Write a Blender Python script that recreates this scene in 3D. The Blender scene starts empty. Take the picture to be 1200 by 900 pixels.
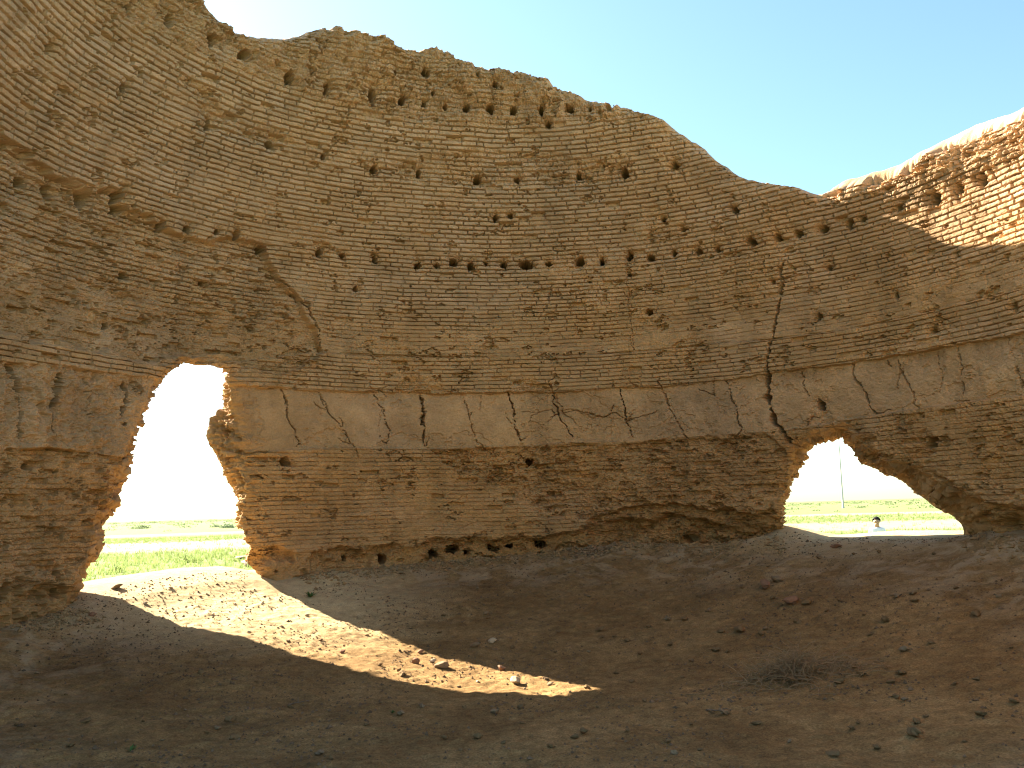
import bpy, bmesh, math, random
import numpy as np
from mathutils import Vector

random.seed(7)
rng = np.random.default_rng(11)
SC = bpy.context.scene
COL = SC.collection
PI = math.pi

# ------------------------------------------------------------------ camera model (used to survey the place)
F, PITCH, ROLL = 1130.0, math.radians(7.44), math.radians(-1.66)
CX, CY, EYE = 0.27, 8.8, 1.6           # axis of the round building, eye height
ZK = np.array([-3, 0, 1.5, 2.5, 3.7, 4.84, 5.73, 7.0, 9.0]) + EYE
RK = np.array([5.68, 5.68, 5.68, 5.66, 5.50, 4.88, 4.42, 3.80, 3.0])
_zz = np.linspace(-1.4, 10.6, 1201)
_rr = np.interp(_zz, ZK, RK)
_k = np.exp(-0.5 * (np.arange(-60, 61) / 22.0) ** 2); _k /= _k.sum()
_rs = np.convolve(np.pad(_rr, 60, mode='edge'), _k, 'valid')
def Rz(z): return np.interp(z, _zz, _rs)

def px_ray(x, y):
    u, v = (x - 600) / F, -(y - 450) / F
    c, s = math.cos(ROLL), math.sin(ROLL)
    u, v = c * u - s * v, s * u + c * v
    return np.array([u, math.cos(PITCH) - v * math.sin(PITCH), math.sin(PITCH) + v * math.cos(PITCH)])

def wall_pt(x, y, off=0.0):
    """where the line of sight meets the round wall: (angle rad, height)"""
    d = px_ray(x, y)
    t = np.linspace(4, 26, 6000)
    f = np.hypot(d[0] * t - CX, d[1] * t - CY) - Rz(d[2] * t + EYE) - off
    k = np.where((f[:-1] < 0) & (f[1:] >= 0))[0]
    if len(k) == 0:
        k = [int(np.argmin(np.abs(f)))]
    k = k[-1]
    p = d * t[k]
    return math.atan2(p[0] - CX, p[1] - CY), p[2] + EYE

US = 5.65
DEG = PI / 180 * US
def uz(pts, off=0.0):
    a = np.array([wall_pt(x, y, off) for x, y in pts])
    return np.stack([a[:, 0] * US, a[:, 1]], 1)
def curve(pts):
    a = uz(pts); o = np.argsort(a[:, 0]); return a[o, 0], a[o, 1]

# ------------------------------------------------------------------ noise
TAB = rng.random((256, 256))
def vn(x, y, seed=0):
    x = np.asarray(x, float) + seed * 17.37; y = np.asarray(y, float) + seed * 31.91
    xi = np.floor(x).astype(int); yi = np.floor(y).astype(int)
    fx = x - xi; fy = y - yi
    fx = fx * fx * fx * (fx * (fx * 6 - 15) + 10); fy = fy * fy * fy * (fy * (fy * 6 - 15) + 10)
    x0 = xi & 255; x1 = (xi + 1) & 255; y0 = yi & 255; y1 = (yi + 1) & 255
    a = TAB[x0, y0]; b = TAB[x1, y0]; c = TAB[x0, y1]; d = TAB[x1, y1]
    return (a + (b - a) * fx) * (1 - fy) + (c + (d - c) * fx) * fy - 0.5
def fbm(x, y, octv=4, seed=0, gain=0.5):
    r = 0; a = 1.0
    for i in range(octv):
        r = r + a * vn(x, y, seed + i * 3); x = x * 2.03; y = y * 2.03; a *= gain
    return r
def rnd(i, j, seed=0):
    return TAB[(np.asarray(i).astype(int) * 7 + seed * 13) & 255, (np.asarray(j).astype(int) * 11 + (np.asarray(i).astype(int) >> 3) * 5 + seed * 29) & 255]
def ss(a, b, x):
    t = np.clip((x - a) / (b - a), 0, 1); return t * t * (3 - 2 * t)

def dist_poly(U, Z, P, closed=False):
    """distance of points to a polyline, and the parameter 0..1 along it"""
    best = np.full(U.shape, 1e9); par = np.zeros(U.shape)
    n = len(P); m = n if closed else n - 1
    for i in range(m):
        ax, ay = P[i]; bx, by = P[(i + 1) % n]
        dx, dy = bx - ax, by - ay; L2 = dx * dx + dy * dy + 1e-12
        t = np.clip(((U - ax) * dx + (Z - ay) * dy) / L2, 0, 1)
        d = np.hypot(U - ax - t * dx, Z - ay - t * dy)
        m_ = d < best; best = np.where(m_, d, best); par = np.where(m_, (i + t) / m, par)
    return best, par
def inside(U, Z, P):
    r = np.zeros(U.shape, bool); n = len(P); j = n - 1
    for i in range(n):
        xi, yi = P[i]; xj, yj = P[j]
        if yi != yj:
            c = ((yi > Z) != (yj > Z)) & (U < (xj - xi) * (Z - yi) / (yj - yi) + xi)
            r ^= c
        j = i
    return r
def resample(P, step):
    P = np.asarray(P, float); L = np.r_[0, np.cumsum(np.linalg.norm(np.diff(P, axis=0), axis=1))]
    n = max(2, int(L[-1] / step)); s = np.linspace(0, L[-1], n)
    return np.stack([np.interp(s, L, P[:, k]) for k in range(P.shape[1])], 1)

# ------------------------------------------------------------------ surveyed lines on the wall
cPT = curve([(0, 423), (90, 432), (177, 443), (260, 450), (330, 455), (440, 459), (530, 462), (600, 460), (653, 459), (720, 456), (800, 452), (850, 446), (907, 437), (1000, 425), (1060, 416), (1133, 403), (1200, 392)])
cPB = curve([(0, 528), (60, 523), (140, 535), (290, 530), (400, 525), (500, 526), (650, 520), (800, 513), (900, 506), (993, 491), (1060, 481), (1133, 471), (1200, 463)])
cST = curve([(0, 394), (100, 411), (180, 428), (270, 424), (370, 412), (500, 418), (640, 417), (740, 413), (850, 401), (900, 398), (1000, 385), (1100, 362), (1200, 338)])
cER = curve([(-60, -150), (20, -60), (100, 0), (170, 35), (250, 75), (320, 100), (400, 124), (500, 142), (640, 142), (700, 140), (760, 140), (820, 175), (870, 205), (930, 222), (955, 233), (1010, 226), (1090, 206), (1150, 190), (1200, 172)])
cFT = curve([(0, 690), (60, 690), (110, 690), (330, 648), (400, 645), (480, 640), (560, 632), (640, 628), (700, 614), (760, 605), (850, 612), (910, 622), (1120, 612), (1140, 606), (1200, 606)])
def along(c, U): return np.interp(U, c[0], c[1])

cr_px = [(250, 0), (268, 22), (282, 38), (300, 44), (345, 45), (360, 35), (380, 28), (420, 36), (455, 40), (480, 52), (520, 52), (540, 66), (600, 80), (640, 90), (675, 108), (700, 114), (730, 120), (780, 142), (802, 157), (820, 171), (850, 199), (870, 208), (900, 215), (930, 219), (955, 230), (1000, 216), (1050, 201), (1080, 180), (1140, 154), (1200, 129)]
cra = uz(cr_px)
cra = np.vstack([np.array([(-140, 2.3), (-128, 4.0), (-116, 5.8), (-105, 7.4), (-96, 8.3), (-84, 8.9), (-72, 8.75), (-66, 8.3)]) * [PI / 180 * US, 1], cra,
                 np.array([(84, 6.0), (95, 6.35), (112, 6.0), (126, 4.5), (140, 2.3)]) * [PI / 180 * US, 1]])
def crest(U):
    U = np.asarray(U, float)
    return np.interp(U, cra[:, 0], cra[:, 1]) + 0.05 * fbm(U * 3.2, U * 0 + 3.3, 3, 21) + 0.018 * fbm(U * 13, U * 0 + 9.3, 3, 22)

LEFT = [((88, 775), (85, 745)), ((95, 700), (90, 690)), ((107, 665), (103, 660)), ((130, 605), (126, 600)), ((147, 580), (143, 575)), ((155, 530), (151, 524)),
        ((166, 500), (162, 492)), ((184, 462), (181, 448)), ((202, 435), (203, 405)), ((222, 424), (222, 396)), ((246, 424), (248, 394)), ((267, 431), (270, 405)),
        ((276, 450), (268, 450)), ((284, 480), (260, 480)), ((289, 505), (246, 490)), ((290, 520), (244, 512)), ((292, 545), (252, 535)), ((293, 580), (268, 567)),
        ((291, 605), (284, 597)), ((293, 630), (294, 628)), ((304, 656), (318, 655)), ((324, 692), (345, 690)), ((336, 760), (358, 750))]
RIGHT = [((905, 700), (903, 670)), ((903, 640), (911, 618)), ((908, 612), (914, 592)), ((915, 575), (924, 560)), ((922, 545), (938, 535)), ((926, 520), (955, 520)),
         ((945, 508), (972, 515)), ((988, 501), (990, 514)), ((1004, 524), (1003, 530)), ((1020, 535), (1009, 543)), ((1042, 542), (1040, 556)), ((1076, 553), (1072, 572)),
         ((1102, 570), (1096, 592)), ((1130, 590), (1112, 602)), ((1139, 610), (1127, 613)), ((1142, 700), (1142, 690))]
def thick(z): return 0.75 - 0.2 * ss(4.0, 8.0, z)
def opening(pairs, seed):
    a = uz([p[0] for p in pairs]); b = uz([p[1] for p in pairs], 0.75)
    ab = resample(np.hstack([a, b]), 0.02)   # arc length over both lines together
    n = len(ab); t = np.arange(n) * 0.02
    w = np.minimum(1, np.minimum(np.arange(n), n - 1 - np.arange(n)) / 20.0)
    for c in (0, 2):
        ab[:, c] += w * (0.045 * fbm(t * 2.6, t * 0 + c + seed, 4, seed + c, 0.52))
        ab[:, c + 1] += w * (0.045 * fbm(t * 2.6, t * 0 + c + 5.5 + seed, 4, seed + c + 1, 0.52))
    for c in (0, 2):
        kz = np.floor(ab[:, c + 1] / .06).astype(int)
        ab[:, c] += w * .018 * (rnd(kz, kz * 3 + seed, 5) - .5)
    return ab[:, :2], ab[:, 2:]
OPEN = [opening(LEFT, 31), opening(RIGHT, 47)]

def z3(pts, ox, oy): return [(ox + x / 3.0, oy + y / 3.0) for x, y in pts]
CR = []                                   # cracks: polyline (px), half width (m), depth (m)
for p, w, d in [([(40, 385), (72, 470), (75, 560), (75, 640)], .042, .16), ([(48, 390), (62, 440)], .08, .12), ([(215, 415), (205, 500), (185, 560), (195, 630)], .048, .18), ([(205, 430), (200, 480)], .07, .12), ([(440, 440), (455, 480), (440, 530), (452, 590)], .045, .16), ([(480, 450), (500, 480)], .10, .07),
                ([(300, 420), (330, 470), (320, 560)], .010, .03),
                ([(988, 470), (1005, 500), (1010, 560), (1035, 620), (1055, 660)], .017, .08), ([(1120, 475), (1150, 540), (1195, 600)], .010, .05),
                ([(930, 40), (1010, 100), (1080, 180), (1120, 260), (1128, 340)], .030, .08)]:
    CR.append((z3(p, 0, 300), w, d))
for p, w, d in [([(110, 475), (150, 560), (170, 610), (160, 660)], .011, .05), ([(270, 485), (290, 540), (292, 600), (285, 640), (295, 670)], .016, .10), ([(278, 500), (292, 545), (290, 590)], .05, .13),
                ([(430, 490), (450, 570), (475, 650)], .008, .04), ([(585, 480), (605, 540), (605, 590), (632, 650)], .019, .09), ([(740, 490), (765, 555), (812, 635)], .016, .07),
                ([(975, 465), (990, 520), (1000, 580), (1025, 640)], .016, .07), ([(1135, 480), (1165, 560), (1195, 610), (1210, 640)], .014, .06),
                ([(780, 550), (820, 542), (880, 555), (920, 565), (960, 545), (1000, 580), (1050, 565), (1110, 545)], .012, .03), ([(0, 570), (10, 610), (30, 660)], .011, .05),
                ([(640, 545), (690, 550), (740, 540)], .005, .012), ([(490, 490), (480, 540)], .006, .02), ([(870, 480), (875, 510)], .006, .02), ([(140, 540), (130, 600)], .006, .02), ([(1110, 440), (1135, 480)], .012, .04),
                ([(95, 460), (115, 480), (130, 470)], .02, .03), ([(730, 440), (740, 480), (790, 560)], .014, .03), ([(955, 560), (950, 640)], .006, .015), ([(1005, 60), (1010, 150), (1030, 330)], .018, .02)]:
    CR.append((z3(p, 400, 300), w, d))
for p, w, d in [([(150, 435), (170, 500), (205, 610)], .016, .06), ([(415, 405), (440, 490)], .012, .05), ([(600, 380), (605, 430), (640, 490), (660, 540), (680, 555)], .018, .08),
                ([(725, 365), (735, 385)], .022, .06), ([(765, 365), (768, 405), (805, 470), (812, 520)], .018, .08), ([(765, 400), (750, 470)], .010, .04), ([(960, 320), (985, 400), (985, 510)], .012, .05),
                ([(895, 340), (900, 400), (910, 440)], .008, .03), ([(1175, 390), (1195, 460)], .03, .10), ([(1140, 280), (1160, 360)], .010, .04), ([(430, 600), (460, 560), (485, 580)], .008, .04),
                ([(352, 20), (340, 60), (345, 90), (335, 140), (337, 200), (315, 260), (308, 340)], .032, .15), ([(308, 330), (300, 400), (292, 450), (300, 520), (325, 590), (365, 650)], .060, .26), ([(110, 435), (108, 490)], .008, .03),
                ([(50, 470), (110, 490)], .008, .03), ([(840, 640), (880, 700)], .03, .05)]:
    CR.append((z3(p, 800, 300), w, d))
_rb = random.Random(5)                     # hairline branches off the cracks of the plaster
for p, w, d in list(CR):
    if w > .025 or len(p) < 3: continue
    for _ in range(2):
        q = p[_rb.randrange(1, len(p))]; a = _rb.choice((-1, 1)) * _rb.uniform(.3, 1.3); L = _rb.uniform(6, 20); up = _rb.choice((-1, 1))
        CR.append(([q, (q[0] + .6 * L * math.sin(a), q[1] + up * .4 * L * math.cos(a)), (q[0] + L * math.sin(a * .8), q[1] + up * L * math.cos(a))], _rb.uniform(.004, .008), _rb.uniform(.02, .04)))
CRU = [(resample(uz(p), 0.06), w, d) for p, w, d in CR]
for i, (P, w, d) in enumerate(CRU):
    t = np.arange(len(P)) * 0.06
    P[:, 0] += 0.045 * fbm(t * 6 + i * 3.1, t * 0 + i, 3, 60); P[:, 1] += 0.02 * fbm(t * 6, t * 0 + i, 2, 61)

HO = [(145, 245, 6), (192, 262, 5), (221, 268, 5), (255, 272, 4), (278, 274, 5), (310, 290, 5), (375, 295, 6), (402, 300, 4), (440, 303, 5), (490, 310, 6), (513, 309, 4), (532, 306, 6), (553, 311, 6), (570, 308, 3), (590, 310, 5), (617, 309, 6), (643, 310, 5), (680, 306, 6),
      (705, 305, 5), (737, 301, 6), (737, 322, 3), (762, 302, 4), (790, 297, 4), (818, 295, 6), (840, 292, 4), (880, 283, 7), (910, 277, 5), (932, 273, 6), (962, 268, 5), (993, 261, 5), (1009, 257, 4), (1050, 244, 5), (1093, 231, 7), (1121, 222, 6), (1148, 210, 5),
      (62, 58, 5), (148, 104, 6), (247, 147, 8), (319, 169, 5), (379, 184, 4), (438, 197, 5), (492, 201, 5), (560, 208, 5), (606, 209, 5), (678, 204, 6), (731, 201, 7), (789, 193, 7),
      (385, 100, 9), (437, 112, 12), (472, 116, 7), (498, 120, 4), (522, 123, 4), (548, 124, 5), (575, 125, 6), (602, 127, 6), (634, 127, 6), (667, 126, 6), (690, 123, 4), (713, 123, 6), (642, 144, 4),
      (340, 88, 10), (205, 22, 9), (252, 45, 10), (288, 62, 9), (155, 5, 8), (500, 80, 5), (580, 96, 4), (503, 82, 4), (560, 86, 3), (465, 82, 3), (508, 107, 3),
      (40, 213, 9), (70, 222, 8), (108, 232, 7), (145, 228, 6), (418, 338, 5), (969, 313, 4), (958, 370, 5), (245, 330, 3), (155, 322, 4), (133, 381, 5), (760, 366, 5), (1095, 388, 4), (1192, 360, 4),
      (960, 475, 7), (1090, 520, 8), (40, 546, 4), (335, 540, 8), (620, 540, 6), (580, 255, 4), (598, 252, 3), (777, 257, 3), (860, 245, 4), (875, 202, 3), (800, 268, 4), (690, 330, 2), (905, 330, 3), (1120, 300, 3), (1050, 345, 3),
      (510, 648, 6), (529, 643, 6), (580, 644, 8), (632, 638, 6), (448, 655, 5), (408, 655, 3), (804, 632, 5), (600, 640, 5), (548, 648, 3), (18, 690, 7), (37, 685, 5), (75, 672, 10), (80, 690, 9), (1195, 632, 4)]
HOU = [(uz([(x, y)])[0], r) for x, y, r in HO]
def regpoly(p): return uz(p)
SCAR = regpoly([(-70, 110), (-30, 140), (0, 160), (40, 182), (62, 207), (138, 226), (150, 250), (220, 274), (310, 287), (318, 310), (345, 345), (370, 385), (376, 412), (340, 440), (290, 428), (250, 412), (205, 415), (182, 424), (100, 407), (0, 391), (-60, 380)])
UNDER = regpoly([(505, 529), (560, 527), (650, 524), (800, 516), (900, 509), (925, 540), (905, 600), (900, 640), (860, 612), (760, 600), (690, 612), (640, 600), (600, 575), (560, 560), (520, 545)])
UNDER2 = regpoly([(690, 614), (720, 600), (775, 590), (850, 600), (905, 608), (900, 650), (690, 650)])
UNDER3 = regpoly([(1096, 558), (1125, 572), (1155, 587), (1200, 592), (1290, 600), (1290, 690), (1130, 690), (1134, 600)])
CHIP1 = regpoly([(440, 470), (475, 447), (510, 446), (530, 464), (500, 468)])
CHIP2 = regpoly([(595, 462), (600, 446), (632, 444), (648, 462)])
PLAST2 = regpoly([(660, 484), (690, 482), (720, 490), (735, 484), (745, 494), (740, 512), (690, 518), (672, 512)])
STREAK = regpoly([(215, 92), (240, 100), (262, 130), (340, 160), (345, 172), (300, 168), (250, 152), (228, 120)])
STREAK2 = regpoly([(440, 190), (480, 186), (540, 176), (640, 180), (700, 184), (730, 190), (720, 212), (600, 216), (480, 210)])
FIN = regpoly([(1000, 512), (1010, 500), (1060, 520), (1110, 560), (1100, 572), (1050, 545), (1006, 530)])

def region(U, z, P, soft, seed):
    """soft membership 0..1 of a polygon with a ragged outline"""
    lo = P.min(0) - .4; hi = P.max(0) + .4
    m = (U > lo[0]) & (U < hi[0]) & (z > lo[1]) & (z < hi[1])
    r = np.zeros(U.shape)
    if m.any():
        u, v = U[m], z[m]
        u2 = u + .12 * fbm(u * 3, v * 3, 4, seed, .6); v2 = v + .12 * fbm(u * 3, v * 3, 4, seed + 5, .6)
        d, _ = dist_poly(u2, v2, P, True)
        d = np.where(inside(u2, v2, P), d, -d)
        r[m] = ss(-soft, soft, d)
    return r

H = 0.060
OPB = [np.vstack([a, [[a[-1, 0], -1], [a[0, 0], -1]]]) for a, b in OPEN]
def field(U, z):
    """relief of the inner face (m, + towards the room) and its colour"""
    th = U / US
    zE = along(cER, U); zS = along(cST, U); zP = along(cPT, U); zB = along(cPB, U); zF = along(cFT, U)
    jag = .03 * fbm(U * 2.2, z * 0 + 1, 3, 3) + .025 * fbm(U * 11, z * 4, 3, 4)
    n1 = fbm(U * .8, z * .8, 4, 1); n2 = fbm(U * 2.6, z * 2.6, 4, 2, .55); n3 = fbm(U * 9, z * 11, 4, 5, .6); n4 = fbm(U * 30, z * 38, 3, 6, .65)
    scar = region(U, z, SCAR, .03, 70)
    under = region(U, z, UNDER, .035, 75); under2 = region(U, z, UNDER2, .03, 77); under3 = region(U, z, UNDER3, .04, 79)
    chip = np.maximum(region(U, z, CHIP1, .02, 81), region(U, z, CHIP2, .02, 83)); pl2 = region(U, z, PLAST2, .012, 85)
    strk = np.maximum(region(U, z, STREAK, .04, 87), region(U, z, STREAK2, .05, 88)); fin = region(U, z, FIN, .05, 89)
    top = ss(-.10, .14, z - zE + .16 * n2 + .1 * n3)
    plast = ss(-.010, .010, zP - z + jag) * ss(-.014, .014, z - zB + .6 * jag)
    below = 1 - ss(-.014, .014, z - zB + .6 * jag)
    foot = ss(-.05, .05, zF - z + .10 * n2 + .05 * n3)
    band = ss(-.010, .010, z - zP - jag) * (1 - ss(-.01, .01, z - zS - .3 * jag))
    leftside = 1 - ss(-4.6, -3.9, U); rightside = ss(3.6, 4.4, U)
    brk = 1 - plast
    upper = ss(3.95, 4.6, z)
    # where the brick face is broken up
    rough = np.clip(np.maximum.reduce([scar * .85, under * .95, under2, under3 * .9, below * leftside * .8, below * rightside * .35, strk * .5, top * .6, chip * .6,
                                       ss(.2, .5, n1 + .4 * n2) * .3, below * .22]) + .22 * n2 * (.25 + scar + below + top), 0, 1.2) * brk
    er = np.clip(np.maximum.reduce([.10 + .45 * n1 + .4 * n2, top * .8, scar * (.30 + .6 * n2), under * (.45 + .9 * n2), under2 * .6, under3 * .5, foot * .95, strk * .6, chip * .8, fin * .5,
                                    below * leftside * (.6 + .8 * n2), below * .25 * (1 - rightside)]), 0, 1)
    # courses
    wob = .026 * fbm(U * .55, z * .5, 3, 8) + .008 * fbm(U * 2.8, z * 2, 3, 9) + .004 * n3 + .010 * rough * n3
    zc = z + wob; k = np.floor(zc / H); fz = zc / H - k
    kk = k.astype(int)
    Lb = .225 + .05 * (rnd(kk, kk * 3, 2) - .5)
    b = th * Rz(k * H) / Lb + 37.7 * rnd(kk, kk * 5 + 1, 3) + 200
    bi = np.floor(b); fb = b - bi
    jl = .62 * (rnd(kk, bi, 4) - .5); jr = .62 * (rnd(kk, bi + 1, 4) - .5)
    idx = np.where(fb < jl, bi - 1, np.where(fb > 1 + jr, bi + 1, bi))
    dv = np.minimum(np.abs(fb - jl), np.abs(fb - 1 - jr)) * Lb + .006 * n4 + .004 * n3
    r1 = rnd(kk, idx, 6); r2 = rnd(kk, idx, 7); r3 = rnd(kk, idx, 8); r5 = rnd(kk, idx, 10)
    mid = (1 - band) * (1 - upper) * (1 - plast) * (1 - below)
    amp = brk * np.clip(1 - .50 * mid - .55 * er - .35 * foot - .25 * rough * (1 - upper) + .55 * n2 + .65 * fbm(U * 1.3, z * 5, 3, 12) + .5 * fbm(U * 6, z * 14, 3, 11) * (.4 + mid), .06, 1.4)
    wj = np.clip(.0036 + .0034 * fbm(U * 5, z * 6, 3, 13, .6) + .0034 * upper + .0015 * band + .002 * rough, .0015, .014)
    dlo = fz * H + .003 * n4; dhi = (1 - fz) * H + .003 * n4
    dh = np.minimum(dlo, dhi)
    bed = 1 - ss(wj * .6, wj * .6 + .0045, dh)
    per = (1 - ss(wj * .6, wj * .6 + .007, dv)) * ss(.15, .35, r3)
    per *= .75; joint = np.maximum(bed * np.clip(.62 + .6 * rnd(kk, idx, 9), .3, 1), per)
    d = -joint * amp * (.023 + .020 * upper + .013 * band)
    # rounded arrises, uneven bricks, bricks lost
    arr = np.exp(-np.minimum(dh, np.maximum(dv, 0)) / .009)
    d -= .006 * arr * amp
    relief = brk * (.32 + .42 * upper + .35 * band + .8 * rough)
    d += relief * (1 - .6 * top) * ((r1 - .5) * .017 + (fz - .5) * .018 * (r2 - .35) + (fb - .5) * .012 * (r5 - .5))
    edge = ss(0, .007, dh) * ss(0, .010, dv)
    lost = (r2 > .985 - .17 * rough) & (plast < .5)
    d -= np.where(lost, (.03 + .05 * r5) * (1 + .5 * n3), 0) * edge * (1 - .7 * top)
    # each course of the leaning dome is laid flat: a stepped profile
    step = (Rz(z) - Rz((k + .5) * H)) * ss(4.6, 5.2, z) * .45
    d += step * (1 - .7 * top)
    # zones
    d += .05 * band - .008 * plast - .022 * plast * pl2 - .02 * chip
    grv = np.exp(-((z - zS - .3 * jag) / .012) ** 2) * ss(-3.1, -2.9, U) * np.clip(.5 + 1.6 * n2 + .6 * n3, 0, 1); d -= .06 * grv
    d += below * .012 + below * rightside * .05
    d -= scar * .11 + under * .06 + under2 * .17 + under3 * .16 + foot * (.07 + .10 * ss(-.05, .2, n2)) + strk * .035
    d -= foot * .10 * ss(-2.2, 0, U) * (1 - ss(2.2, 3.6, U))
    d -= below * leftside * .03
    d += .06 * n1 * (1 - .7 * plast) + .025 * n2 * (.3 + er) * (1 - .6 * plast)
    d += er * brk * (.030 * n3 + .012 * n4 - .05 * ss(.20, .42, n2 + .35 * n3)) + rough * (.024 * n3 + .009 * n4)
    d += top * (.085 * fbm(U * 2.3, z * 4.2, 4, 15, .5) + .012 * n3) + .0045 * n4 * (1 - .5 * plast)
    d += plast * (.014 * n3 + .005 * n4 - .018 * ss(.22, .30, fbm(U * 2.4, z * 3.2, 5, 27, .62)) - .012 * ss(.12, .16, fbm(U * 1.7 + 9, z * 2.4, 5, 28, .6)) * ss(-.1, .25, (zB + .35 - z))) + leftside * plast * (.09 * n2 + .05 * n3 + .012 * n4 - .05 * ss(.12, .3, fbm(U * 3.5, z * 2.2, 4, 26)))
    # ragged gaps, putlog holes and cracks
    pit = ss(.50, .56, fbm(U * 5, z * 9, 4, 16, .65) + .17 * rough) * brk; d -= .055 * pit
    chk = ss(.28, .34, fbm(U * 13, z * 17, 3, 17, .65)) * rough * (1 - upper); d -= .024 * chk
    for (P, r) in HOU:
        rm = (r if r < 8 else 7 + .4 * (r - 8)) * .0106
        m = np.where((np.abs(U - P[0]) < rm * 3.4) & (np.abs(z - P[1]) < rm * 3.4))[0]
        if len(m):
            ax = .75 + .5 * (P[0] * 7.3 % 1.0)
            q = np.hypot((U[m] - P[0]) * ax, (z[m] - P[1]) / ax ** .5) / rm + (.6 if P[1] > 1.35 else 1.3) * fbm(U[m] * (12 if P[1] > 1.35 else 8), z[m] * (12 if P[1] > 1.35 else 6), 4, 18, .65) + .25 * (r1[m] - .5)
            d[m] -= (.5 if r < 8 else .3) * (1 - ss(.65, 1.0, q)) + .04 * (1 - ss(.9, 2.4, q)) * (.5 + 2 * np.abs(n3[m]))
    for (P, wd, dp) in CRU:
        lo = P.min(0) - wd * 4 - .12; hi = P.max(0) + wd * 4 + .12
        m = np.where((U > lo[0]) & (U < hi[0]) & (z > lo[1]) & (z < hi[1]))[0]
        if len(m):
            u2 = U[m] + .030 * fbm(U[m] * 14, z[m] * 14, 3, 63, .65); v2 = z[m] + .02 * fbm(U[m] * 14, z[m] * 14, 3, 64)
            q, t = dist_poly(u2, v2, P)
            ww = wd * .72 * np.clip(.6 + 1.5 * fbm(t * 11 + P[0, 0] * 7, t * 0, 3, 19), .12, 1.6) * (1 - .6 * np.abs(t - .4))
            d[m] -= dp * (1 - ss(.55, 1.1, q / np.maximum(ww, .0035))) + .010 * (1 - ss(0, 3, q / np.maximum(ww, .005)))
    for P in OPB:                          # edges of the breaches are worn back
        lo = P.min(0) - .5; hi = P.max(0) + .5
        m = np.where((U > lo[0]) & (U < hi[0]) & (z < hi[1]))[0]
        if len(m):
            q, _ = dist_poly(U[m], z[m], P[:-2])
            d[m] -= .09 * np.exp(-q / .05) + (.05 * np.exp(-q / .2)) * (1 + 2 * n2[m] + 1.5 * n3[m])
    d -= .09 * np.exp(-np.clip(crest(U) - z, 0, 9) / .07) * (.6 + 1.5 * ss(-.2, .3, n2))
    # colour of the earth, with sky and bounce light painted in by height
    v = 1 + .16 * (r1 - .5) * brk * (1 - .4 * er) + .10 * n1 + .10 * n2 + .12 * n3
    v *= 1 - .10 * foot + plast * (.02 + .18 * fbm(U * 1.6, z * 2.5, 5, 29, .6))
    pale = ss(.05, .45, fbm(U * .9, z * 2.2, 4, 30, .6)) * brk; v *= 1 + .10 * pale; v *= 1 - .12 * ss(.15, .4, fbm(U * 3.2, z * .5, 4, 34, .55))
    warm = -.10 * pale + .10 * n1 + .09 * (r2 - .5) * brk + .06 * foot + .05 * er - .05 * plast + .07 * ss(-.1, .4, fbm(U * .7, z * .5, 3, 25))
    hi = ss(3.6, 6.5, z); warm = warm - .28 * hi + .10 * (1 - ss(1.4, 3.2, z)); v *= 1 + .10 * hi  # painted light: paler above as if sky-lit, warmer below as if from bounce
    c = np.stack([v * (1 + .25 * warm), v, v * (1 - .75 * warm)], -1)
    zone = np.where(z > zE + .05, 0, np.where(z - zP > jag, 1, np.where(z - zB + .6 * jag > 0, 2, 3)))
    return d, c, zone

# ------------------------------------------------------------------ mesh helpers
def mesh_np(name, V, Q, mat, parent=None, colr=None, smooth=True):
    """V (n,3), Q (m,4) or (m,3) numpy -> ONE linked mesh object"""
    used, inv = np.unique(Q.ravel(), return_inverse=True)
    V = V[used]; Qn = inv.reshape(Q.shape)
    me = bpy.data.meshes.new(name)
    me.vertices.add(len(V)); me.vertices.foreach_set('co', V.astype(np.float32).ravel())
    me.loops.add(Qn.size); me.loops.foreach_set('vertex_index', Qn.astype(np.int32).ravel())
    me.polygons.add(len(Qn)); w = Q.shape[1]
    me.polygons.foreach_set('loop_start', (np.arange(len(Qn)) * w).astype(np.int32))
    me.polygons.foreach_set('loop_total', np.full(len(Qn), w, np.int32))
    me.polygons.foreach_set('use_smooth', np.full(len(Qn), smooth, bool))
    if colr is not None:
        a = me.color_attributes.new('earth', 'FLOAT_COLOR', 'POINT')
        a.data.foreach_set('color', np.hstack([colr[used], np.ones((len(used), 1))]).astype(np.float32).ravel())
    me.update(); me.validate()
    me.materials.append(mat)
    o = bpy.data.objects.new(name, me); COL.objects.link(o)
    if parent: o.parent = parent
    return o
def tag(o, label=None, cat=None, group=None, kind=None):
    if label: o['label'] = label
    if cat: o['category'] = cat
    if group: o['group'] = group
    if kind: o['kind'] = kind
    return o
def empty(name, loc=(0, 0, 0), rz=0):
    o = bpy.data.objects.new(name, None); COL.objects.link(o); o.location = loc; o.rotation_euler = (0, 0, rz); o.empty_display_size = .2
    return o
def gridquads(nu, nv):
    i = np.arange(nu * nv).reshape(nv, nu)
    return np.stack([i[:-1, :-1].ravel(), i[:-1, 1:].ravel(), i[1:, 1:].ravel(), i[1:, :-1].ravel()], 1)

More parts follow.
